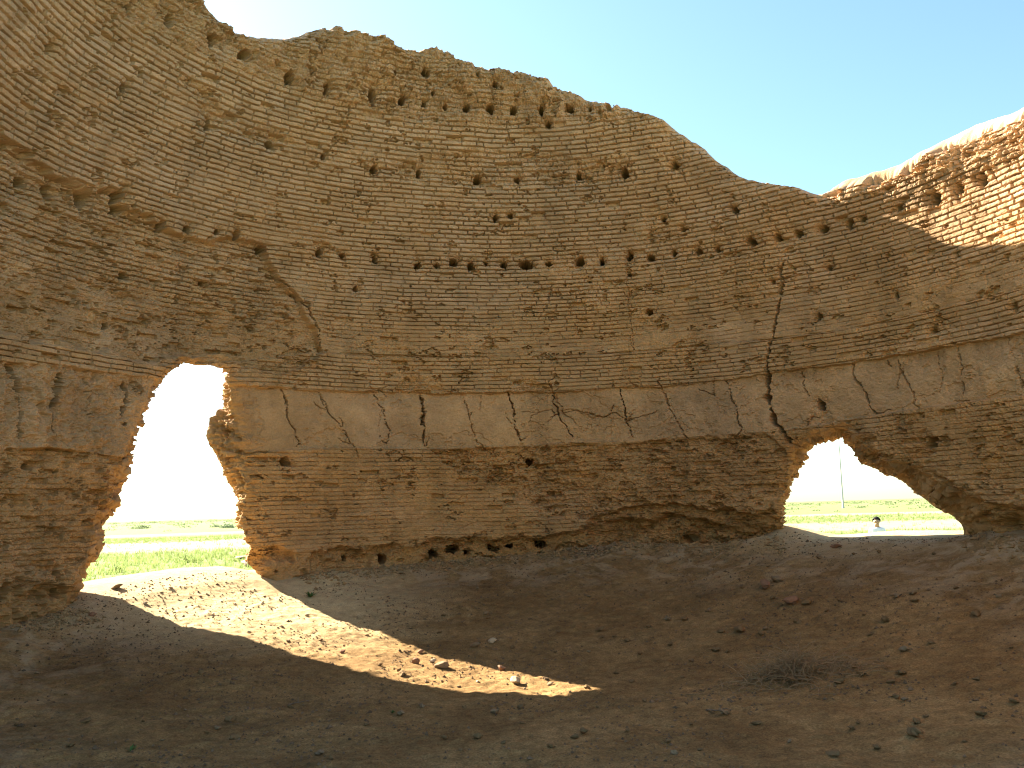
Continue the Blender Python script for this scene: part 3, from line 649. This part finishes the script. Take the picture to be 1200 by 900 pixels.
strew([(820, 699, 7), (831, 717, 7), (803, 727, 9), (845, 741, 10), (868, 741, 13), (892, 745, 9), (897, 738, 7), (840, 763, 12), (853, 765, 9), (935, 731, 11), (1038, 729, 12), (1013, 721, 5), (1145, 722, 10), (1091, 755, 11), (1060, 763, 12), (985, 776, 9), (998, 783, 11), (1010, 793, 11), (1056, 790, 13), (1044, 801, 11), (983, 801, 11),
       (1145, 798, 8), (1118, 803, 9), (1188, 824, 12), (1074, 849, 12), (1005, 848, 5), (887, 849, 12), (848, 838, 14), (835, 836, 8), (865, 817, 5), (1027, 878, 10), (976, 886, 15), (998, 855, 7), (1085, 840, 8), (1060, 822, 9), (1050, 818, 10), (1072, 706, 11), (1050, 700, 8), (1070, 697, 9), (968, 717, 8), (985, 705, 8), (900, 665, 6), (960, 655, 7), (1000, 650, 6), (1030, 648, 6),
       (1095, 650, 6), (1120, 690, 5), (1170, 700, 6), (1185, 760, 6), (960, 820, 6), (810, 850, 6), (820, 880, 8), (925, 870, 6), (1130, 870, 6), (955, 756, 6), (1020, 745, 6), (1100, 725, 5), (870, 690, 5), (905, 702, 7), (915, 710, 6)], right_l, 'clods on the right floor', [M_CLOD] * 6 + [M_GREY])
strew([(330, 735, 5), (360, 722, 5), (376, 751, 6), (292, 742, 6), (290, 725, 4), (250, 720, 4), (338, 752, 5), (430, 745, 5), (445, 780, 6), (468, 787, 7), (500, 800, 5), (538, 806, 6), (640, 797, 5), (560, 800, 5), (615, 808, 5), (403, 757, 4), (235, 700, 4), (200, 690, 4), (310, 700, 4), (170, 708, 4)], sun_l, 'crumbs in the sunlit strip', [M_GREY, M_CLOD, M_STONE])
# uncountable grit
def crumbs(name, pts, sizes, mat, label):
    base = np.array([(1, 0, 0), (-1, 0, 0), (0, 1, 0), (0, -1, 0), (0, 0, .8), (0, 0, -.5)], float)
    tri = np.array([(0, 2, 4), (2, 1, 4), (1, 3, 4), (3, 0, 4), (2, 0, 5), (1, 2, 5), (3, 1, 5), (0, 3, 5)])
    n = len(pts); a = rng.random(n) * 6.28; ca, sa = np.cos(a), np.sin(a)
    B = base[None] * (.55 + .9 * rng.random((n, 6, 1))) * sizes[:, None, None]
    R = np.stack([B[..., 0] * ca[:, None] - B[..., 1] * sa[:, None], B[..., 0] * sa[:, None] + B[..., 1] * ca[:, None], B[..., 2]], -1) + pts[:, None]
    T = (tri[None] + (np.arange(n) * 6)[:, None, None]).reshape(-1, 3)
    return tag(mesh_np(name, R.reshape(-1, 3), T, mat, None, None, False), label, 'gravel', None, 'stuff')
n = 42000
gx = rng.uniform(-5.4, 6, n); gy = rng.uniform(4.5, 15.2, n)
ok = (np.hypot(gx - CX, gy - CY) < 6.1) & (fbm(gx * 1.2, gy * 1.2, 3, 97) + .3 * rng.random(n) > -.02); gx, gy = gx[ok], gy[ok]
sz = .004 + .011 * rng.random(len(gx)) ** 3 + .010 * (rng.random(len(gx)) > .97)
crumbs('gravel', np.stack([gx, gy, ground_z(gx, gy) + .002], 1), sz, plain('grit', (.15, .098, .056), .95, .5, 6), 'fine earth crumbs and grit scattered over the dirt floor')
n = 260; hp = floor_px(697, 644)
hx = hp[0] + rng.normal(0, .22, n); hy = hp[1] + rng.normal(-.05, .12, n)
crumbs('rubble', np.stack([hx, hy, ground_z(hx, hy) + .01], 1), .012 + .02 * rng.random(n) ** 2, M_GREY, 'heap of small grey rubble at the wall foot left of centre crack')
bpy.data.objects['rubble']['label'] = 'scatter of small grey rubble at the undercut foot of the wall'

n = 9000
ft = np.radians(rng.uniform(-80, 78, n)); fr = 5.75 - np.abs(rng.normal(0, .28, n)); fx, fy = CX + fr * np.sin(ft), CY + fr * np.cos(ft)
ok = fbm(ft * 9, fr * 1.5, 3, 88) + .25 * rng.random(n) > .08; ok &= (np.abs(np.degrees(ft) + 51) > 16) & (np.abs(np.degrees(ft) - 50) > 12); fx, fy = fx[ok], fy[ok]
crumbs('fallen_mud_crumbs', np.stack([fx, fy, ground_z(fx, fy) + .004], 1), .006 + .03 * rng.random(len(fx)) ** 4, plain('fallen_mud', (.31, .198, .09), .95, .3, 6), 'crumbs of mud brick fallen along the foot of the curved wall')
# ------------------------------------------------------------------ dry brush, twig and weeds
def tubes(name, paths, rad, mat, parent=None, sides=5):
    V = []; Q = []; o = 0
    for path, r in zip(paths, rad):
        P = np.asarray(path, float); n = len(P); T = np.gradient(P, axis=0); T /= np.linalg.norm(T, axis=1, keepdims=True) + 1e-9
        up = np.where(np.abs(T[:, 2:3]) > .9, [[1., 0, 0]], [[0, 0, 1.]]); A = np.cross(T, up); A /= np.linalg.norm(A, axis=1, keepdims=True) + 1e-9; B = np.cross(T, A)
        rr = r * np.linspace(1, .35, n)[:, None, None]; an = np.linspace(0, 2 * PI, sides, endpoint=False)[None, :, None]
        ring = P[:, None] + rr * (np.cos(an) * A[:, None] + np.sin(an) * B[:, None])
        V.append(ring.reshape(-1, 3))
        for i in range(n - 1):
            for j in range(sides): Q.append((o + i * sides + j, o + i * sides + (j + 1) % sides, o + (i + 1) * sides + (j + 1) % sides, o + (i + 1) * sides + j))
        o += n * sides
    return mesh_np(name, np.vstack(V), np.array(Q), mat, parent)
M_TWIG = plain('dry_twig', (.17, .125, .085), .9, .3, 20)
M_TWIG2 = plain('grey_twig', (.27, .17, .085), .9, .3, 20)
bp_ = floor_px(940, 795)
paths = []; rad = []
for i in range(480):
    a = random.uniform(0, 2 * PI); r0 = abs(random.gauss(0, .21))
    x, y = bp_[0] + math.cos(a) * r0 * 1.7 - .05, bp_[1] + math.sin(a) * r0 * .8
    z = float(ground_z(x, y)) + random.uniform(.0, .17) * max(0, 1 - r0 * 2)
    L = random.uniform(.12, .38); da = random.uniform(0, 2 * PI); el = random.uniform(-.05, 1.1) * (1 if r0 < .25 else .4)
    pts = []; 
    for k in range(6):
        pts.append((x, y, max(z, float(ground_z(x, y)) + .004)))
        x += L / 5 * math.cos(da) * math.cos(el); y += L / 5 * math.sin(da) * math.cos(el) * .7; z += L / 5 * math.sin(el)
        da += random.uniform(-.35, .35); el -= random.uniform(.0, .35)
    paths.append(pts); rad.append(random.uniform(.002, .0055))
tag(tubes('dry_brush', paths, rad, M_TWIG2), 'tangled heap of dry brown brush twigs lying on the right of the floor', 'brush')
def twig(x, y, L, ang, label):
    p = floor_px(x, y); pts = []; a = ang; q = list(p[:2])
    for k in range(7):
        pts.append((q[0], q[1], float(ground_z(*q)) + .012)); q[0] += L / 6 * math.cos(a); q[1] += L / 6 * math.sin(a); a += random.uniform(-.25, .25)
    b = [pts[3]]
    for k in range(3): b.append((b[-1][0] + .04 * math.cos(ang + .8), b[-1][1] + .04 * math.sin(ang + .8), b[-1][2] + .008))
    tag(tubes('twig', [pts, b], [.007, .005], M_TWIG), label, 'twig')
twig(338, 828, .24, 1.0, 'thin crooked twig lying on the shaded floor before the sunlit strip')
twig(828, 834, .2, .3, 'short stick lying among clods on the near right floor')
M_LEAF = plain('weed_leaf', (.09, .15, .04), .7, .3, 20)
def weed(x, y, h, nl, label):
    p = floor_px(x, y); V = []; T = []
    for i in range(nl):
        a = random.uniform(0, 6.28); l = h * random.uniform(.6, 1.1); w = l * .12; el = random.uniform(.4, 1.2); o = len(V)
        for k, t in enumerate((0, .5, 1)):
            r = l * t * math.cos(el); zz = l * t * math.sin(el) * (1 - .25 * t); ww = w * (.5, 1, .05)[k]
            V += [(r * math.cos(a) - ww * math.sin(a), r * math.sin(a) + ww * math.cos(a), zz), (r * math.cos(a) + ww * math.sin(a), r * math.sin(a) - ww * math.cos(a), zz)]
        T += [(o, o + 1, o + 3, o + 2), (o + 2, o + 3, o + 5, o + 4)]
    o = mesh_np('weed', np.array(V), np.array(T), M_LEAF); o.location = p
    tag(o, label, 'weed')
weed(364, 700, .12, 22, 'tiny green weed on the shadow edge near the bright jamb')
weed(153, 881, .07, 12, 'tiny green weed in the near shade of the left floor')
weed(460, 836, .05, 8, 'faint green weed just in front of the sunlit strip')

# ------------------------------------------------------------------ steppe outside
def leafy(name, col, var=.3, scale=.25, through=.5):
    m = plain(name, col, .8, var, scale); nt = m.node_tree; b = nt.nodes['Principled BSDF']; src = b.inputs['Base Color'].links[0].from_socket
    tr = nt.nodes.new('ShaderNodeBsdfTranslucent'); nt.links.new(src, tr.inputs['Color'])
    mx = nt.nodes.new('ShaderNodeMixShader'); mx.inputs[0].default_value = through
    nt.links.new(b.outputs[0], mx.inputs[1]); nt.links.new(tr.outputs[0], mx.inputs[2])
    nt.links.new(mx.outputs[0], nt.nodes['Material Output'].inputs['Surface']); return m
M_GRASS = leafy('steppe_grass', (.19, .24, .075))
M_SCRUB = leafy('steppe_scrub', (.17, .21, .10), .3, .1)
M_SCRUBD = leafy('dark_scrub', (.12, .16, .09), .3, .4)
def sector(n, az0, az1, r0, r1, pw=1.0):
    a = np.radians(rng.uniform(az0, az1, n)); r = r0 + (r1 - r0) * rng.random(n) ** pw
    return r * np.sin(a), r * np.cos(a)
def bare_amt(x, y):
    r = np.hypot(x - CX, y - CY) + 3.5 * fbm(x * .12, y * .12, 3, 99) * 2
    return np.clip(ss(32, 37, r) * (1 - ss(50, 55, r)) + ss(75, 78, r) * (1 - ss(83, 87, r)), 0, 1)
def blades(name, x, y, h, wd, mat, label, cat, nb=5):
    n = len(x); V = np.zeros((n, nb, 3, 3)); z = ground_z(x, y, False)
    for b in range(nb):
        a = rng.random(n) * 6.28; ln = h * (.5 + .8 * rng.random(n)); el = .7 + .8 * rng.random(n); w = wd * ln
        ox = x + (rng.random(n) - .5) * h * .9; oy = y + (rng.random(n) - .5) * h * .9
        V[:, b, 0] = np.stack([ox - w * np.sin(a + 1), oy + w * np.cos(a + 1), z - .01], 1)
        V[:, b, 1] = np.stack([ox + w * np.sin(a + 1), oy - w * np.cos(a + 1), z - .01], 1)
        V[:, b, 2] = np.stack([ox + ln * np.cos(a) * np.cos(el), oy + ln * np.sin(a) * np.cos(el), z + ln * np.sin(el)], 1)
    return tag(mesh_np(name, V.reshape(-1, 3), np.arange(n * nb * 3).reshape(-1, 3), mat, None, None, False), label, cat, None, 'stuff')
gx, gy = [np.concatenate(v) for v in zip(sector(15000, -34, -8, 17, 75, .9), sector(11000, 8, 34, 17, 90, .9))]
ok = (rng.random(len(gx)) > bare_amt(gx, gy) * .93) & (np.hypot(gx - CX, gy - CY) > 9.5); gx, gy = gx[ok], gy[ok]
ok = fbm(gx * .5, gy * .5, 3, 98) + .5 * rng.random(len(gx)) > -.05; gx, gy = gx[ok], gy[ok]
blades('grass', gx, gy, .07 + .11 * rng.random(len(gx)), .09, M_GRASS, 'green steppe grass in tufts on the plain beyond the ruin', 'grass', 6)
def leafcloud(c, rx, rz, n, leaf):
    p = rng.normal(0, 1, (n, 3)); p /= np.linalg.norm(p, axis=1, keepdims=True); p *= (rng.random((n, 1)) ** .45) * np.array([rx, rx, rz])
    p[:, 2] = np.abs(p[:, 2]) * (.75 + .5 * fbm(p[:, 0] / rx * 2 + c[0], p[:, 1] / rx * 2 + c[1], 2, 96) * 2)
    p += c; d = rng.normal(0, 1, (n, 3, 3)) * leaf
    return (p[:, None] + d).reshape(-1, 3)
# far scrub reading as one low mass
VS = []
for az0, az1, cnt in ((-36, -6, 520), (6, 36, 520)):
    x, y = sector(cnt, az0, az1, 98, 520, .8)
    for i in range(cnt):
        r = math.hypot(x[i], y[i]); s = random.uniform(.2, .55) * (1 + r / 520 * 1.3)
        VS.append(leafcloud(np.array([x[i], y[i], float(ground_z(x[i], y[i], False))]), s * random.uniform(1.2, 2.6), s * random.uniform(.55, 1), 36, .17 * s))
VS = np.vstack(VS)
tag(mesh_np('scrubland', VS, np.arange(len(VS)).reshape(-1, 3), M_SCRUB, None, None, False), 'low green scrub far across the plain up to the horizon', 'scrub', None, 'stuff')
def bush(px, r, rx, rz, n, mat, label):
    d = px_ray(px, 600); k = r / math.hypot(d[0], d[1]); x, y = d[0] * k, d[1] * k; z = float(ground_z(x, y, False))
    root = tag(empty('bush', (x, y, z)), label, 'bush', 'bushes on the plain')
    V = leafcloud(np.zeros(3), rx, rz, n, rx * .07)
    mesh_np('foliage', V, np.arange(len(V)).reshape(-1, 3), mat, root, None, False)
    tubes('stem', [[(0, 0, -.05), (random.uniform(-.1, .1) * rx, 0, rz * .3), (random.uniform(-.3, .3) * rx, .1 * rx, rz * .75)] for _ in range(4)], [.03 * rx] * 4, M_TWIG, root)
bush(266, 120, .95, .62, 500, M_SCRUBD, 'rounded bush on the plain seen beside the bright jamb of the tall opening')
bush(252, 135, .8, .5, 300, M_SCRUBD, 'smaller bush just left of the rounded bush in the tall opening')
bush(166, 150, 1.4, .7, 300, M_SCRUB, 'low bush on the horizon at the left of the tall opening')
bush(218, 30, .32, .30, 300, M_GRASS, 'green tussock in the near grass seen low in the tall opening')
bush(137, 26, .26, .24, 260, M_GRASS, 'small green tussock beside the left jamb in the tall opening')

# pole
M_POLE = plain('weathered_pole', (.52, .50, .47), .7, .12, 2)
d = px_ray(988, 592); k = 150 / math.hypot(d[0], d[1]); px_, py_ = d[0] * k, d[1] * k; pz = float(ground_z(px_, py_, False))
pole = tag(empty('pole', (px_, py_, pz)), 'tall thin pale pole standing on the plain in the low right opening', 'pole')
tubes('shaft', [[(0, 0, -.3), (0, 0, 4), (.03, 0, 8), (.05, 0, 13.5)]], [.15], M_POLE, pole, 10)
tubes('footing', [[(0, 0, -.3), (0, 0, .3), (0, 0, 1.1)]], [.24], M_POLE, pole, 10)

# ------------------------------------------------------------------ the person sitting outside the low opening
M_SKIN = plain('skin', (.46, .28, .18), .6, .06, 12)
M_SHIRT = plain('pale_shirt', (.80, .82, .86), .8, .05, 20)
M_TROU = plain('dark_trousers', (.05, .05, .06), .85, .1, 20)
M_HAIR = plain('black_hair', (.02, .016, .014), .6, .2, 60)
def skin_obj(name, verts, edges, radii, mat, parent, root=0, sub=2):
    me = bpy.data.meshes.new(name); me.from_pydata(verts, edges, []); me.materials.append(mat)
    o = bpy.data.objects.new(name, me); COL.objects.link(o); o.parent = parent
    m = o.modifiers.new('skin', 'SKIN'); m.use_smooth_shade = True
    sv = me.skin_vertices[0].data
    for i, r in enumerate(radii): sv[i].radius = (r, r) if not isinstance(r, tuple) else r; sv[i].use_root = (i == root)
    s = o.modifiers.new('subsurf', 'SUBSURF'); s.levels = sub; s.render_levels = sub
    return o
d = px_ray(1027, 609); k = 26 / math.hypot(d[0], d[1]); hx_, hy_ = d[0] * k, d[1] * k; htop = EYE + d[2] * k
gz = float(ground_z(hx_, hy_))
SH = 0.72                                  # sitting height crown to seat
seat = htop - SH
pers = empty('person', (hx_, hy_, seat), math.atan2(-hx_, hy_) * 1.0)
tag(pers, 'person with short dark hair in a pale shirt sitting outside beyond the low right opening', 'person')
# local: -y faces the ruin
B = [(0, 0, .09), (0, 0, .22), (0, .01, .38), (0, .0, .49), (0, -.005, .545), (0, -.01, .60), (0, -.01, .68), (0, 0, .74)]
E_ = [(i, i + 1) for i in range(7)]; R_ = [.12, .105, .115, .085, .042, .058, .082, .055]
def chain(frm, pts, rad):
    i = frm
    for p, r in zip(pts, rad):
        B.append(p); R_.append(r); E_.append((i, len(B) - 1)); i = len(B) - 1
    return i
for s in (-1, 1):
    w = chain(3, [(s * .13, 0, .475), (s * .17, -.02, .36), (s * .18, -.05, .25), (s * .14, -.18, .20), (s * .09, -.27, .19)], [.055, .045, .038, .032, .024])
    pm = chain(w, [(s * .07, -.315, .185)], [.026])
    for f in range(4): chain(pm, [(s * (.095 - .02 * f), -.35, .180), (s * (.09 - .019 * f), -.385 + .004 * f, .165), (s * (.088 - .018 * f), -.40, .145)], [.009, .008, .007])
    chain(w, [(s * .05, -.30, .195), (s * .035, -.33, .18)], [.010, .008])
    hip = chain(0, [(s * .10, -.03, .09), (s * .28, -.22, .13), (s * .10, -.36, .07), (s * .02, -.34, .05)], [.085, .06, .045, .035])
chain(5, [(0, -.095, .62)], [.018])        # chin
chain(6, [(0, -.098, .665)], [.014])       # nose
for s in (-1, 1): chain(6, [(s * .085, .0, .665)], [.016])
skin_obj('body', B, E_, R_, M_SKIN, pers)
for s in (-1, 1):
    me = rock_mesh('eye', 5, 1, 0, 2); o = bpy.data.objects.new('eye', me); me.materials.append(M_HAIR); COL.objects.link(o); o.parent = pers; o.scale = (.012,) * 3; o.location = (s * .032, -.082, .682)
me = bpy.data.meshes.new('hair'); bm = bmesh.new(); bmesh.ops.create_icosphere(bm, subdivisions=4, radius=1)
bmesh.ops.delete(bm, geom=[v for v in bm.verts if v.co.z < (-.45 if v.co.y > .1 else (.42 if v.co.y < -.35 else .42 - .87 * (v.co.y + .35) / .45))], context='VERTS')
for v in bm.verts:
    v.co = Vector((v.co.x * .098, v.co.y * .108 + .008, v.co.z * .098 + .70)) * 1.0
bm.to_mesh(me); bm.free(); me.materials.append(M_HAIR); o = bpy.data.objects.new('hair', me); COL.objects.link(o); o.parent = pers
for p in me.polygons: p.use_smooth = True
so = o.modifiers.new('solid', 'SOLIDIFY'); so.thickness = .02
sv = [(0, 0, .10), (0, 0, .24), (0, .01, .38), (0, 0, .49), (0, -.003, .53), (-.13, 0, .475), (-.175, -.02, .35), (-.185, -.05, .25), (.13, 0, .475), (.175, -.02, .35), (.185, -.05, .25)]
skin_obj('shirt', sv, [(0, 1), (1, 2), (2, 3), (3, 4), (3, 5), (5, 6), (6, 7), (3, 8), (8, 9), (9, 10)], [.14, .128, .135, .10, .055, .07, .062, .055, .07, .062, .055], M_SHIRT, pers)
tv = [(0, 0, .10), (-.10, -.03, .095), (-.28, -.22, .135), (-.12, -.35, .075), (.10, -.03, .095), (.28, -.22, .135), (.12, -.35, .075)]
skin_obj('trousers', tv, [(0, 1), (1, 2), (2, 3), (0, 4), (4, 5), (5, 6)], [.135, .10, .073, .056, .10, .073, .056], M_TROU, pers)
PERSON_GAP = seat - gz
print('person seat', round(seat, 3), 'ground', round(gz, 3))
if abs(PERSON_GAP) > .02:                 # a low hummock of earth under the sitter
    rk = rock_mesh('earth_mound', 77, 1, .15, 3); o = bpy.data.objects.new('earth_mound', rk); rk.materials.append(M_GREY); COL.objects.link(o)
    o.scale = (.8, .7, max(.1, PERSON_GAP + .3)); o.location = (hx_, hy_ - .05, gz - .3 + .0)
    tag(o, 'low earth mound the person sits on outside the low right opening', 'mound')

# ------------------------------------------------------------------ light, sky, camera
AZ, EL = math.radians(-49.0), math.radians(30.6)
sun = bpy.data.lights.new('sun', 'SUN'); so = bpy.data.objects.new('sun', sun); COL.objects.link(so)
sun.energy = 5.0; sun.angle = math.radians(.55); sun.color = (1.0, .91, .77)
S = Vector((math.sin(AZ) * math.cos(EL), math.cos(AZ) * math.cos(EL), math.sin(EL)))
so.rotation_euler = S.to_track_quat('Z', 'Y').to_euler(); so.location = S * 60
W = bpy.data.worlds.new('World'); SC.world = W; W.use_nodes = True
nt = W.node_tree; bg = nt.nodes['Background']
sky = nt.nodes.new('ShaderNodeTexSky'); sky.sky_type = 'NISHITA'; sky.sun_disc = False
sky.sun_elevation = EL; sky.sun_rotation = AZ; sky.air_density = 1.0; sky.dust_density = .9; sky.ozone_density = 2.0; sky.altitude = 200
tint = nt.nodes.new('ShaderNodeMix'); tint.data_type = 'RGBA'; tint.blend_type = 'MULTIPLY'; tint.inputs[0].default_value = 1; tint.inputs[7].default_value = (.90, 1.0, .95, 1)
nt.links.new(sky.outputs[0], tint.inputs[6]); nt.links.new(tint.outputs[2], bg.inputs[0]); bg.inputs[1].default_value = .05
cam = bpy.data.cameras.new('camera'); co = bpy.data.objects.new('camera', cam); COL.objects.link(co)
cam.sensor_width = 36; cam.lens = 36 * F / 1200; cam.clip_end = 20000; cam.clip_start = .05
c, s = math.cos(ROLL), math.sin(ROLL)
right0 = Vector((1, 0, 0)); up0 = Vector((0, -math.sin(PITCH), math.cos(PITCH))); fwd = Vector((0, math.cos(PITCH), math.sin(PITCH)))
right = right0 * c + up0 * s; up = -right0 * s + up0 * c
from mathutils import Matrix
M = Matrix((right, up, -fwd)).transposed().to_4x4(); M.translation = Vector((0, 0, EYE)); co.matrix_world = M
SC.camera = co
vs = SC.view_settings; vs.view_transform = 'Standard'; vs.look = 'None'; vs.gamma = 1; vs.exposure = 2.8
SC.cycles.use_denoising = True
SC.cycles.filter_width = 1.1
SC.cycles.max_bounces = 8; SC.cycles.diffuse_bounces = 6
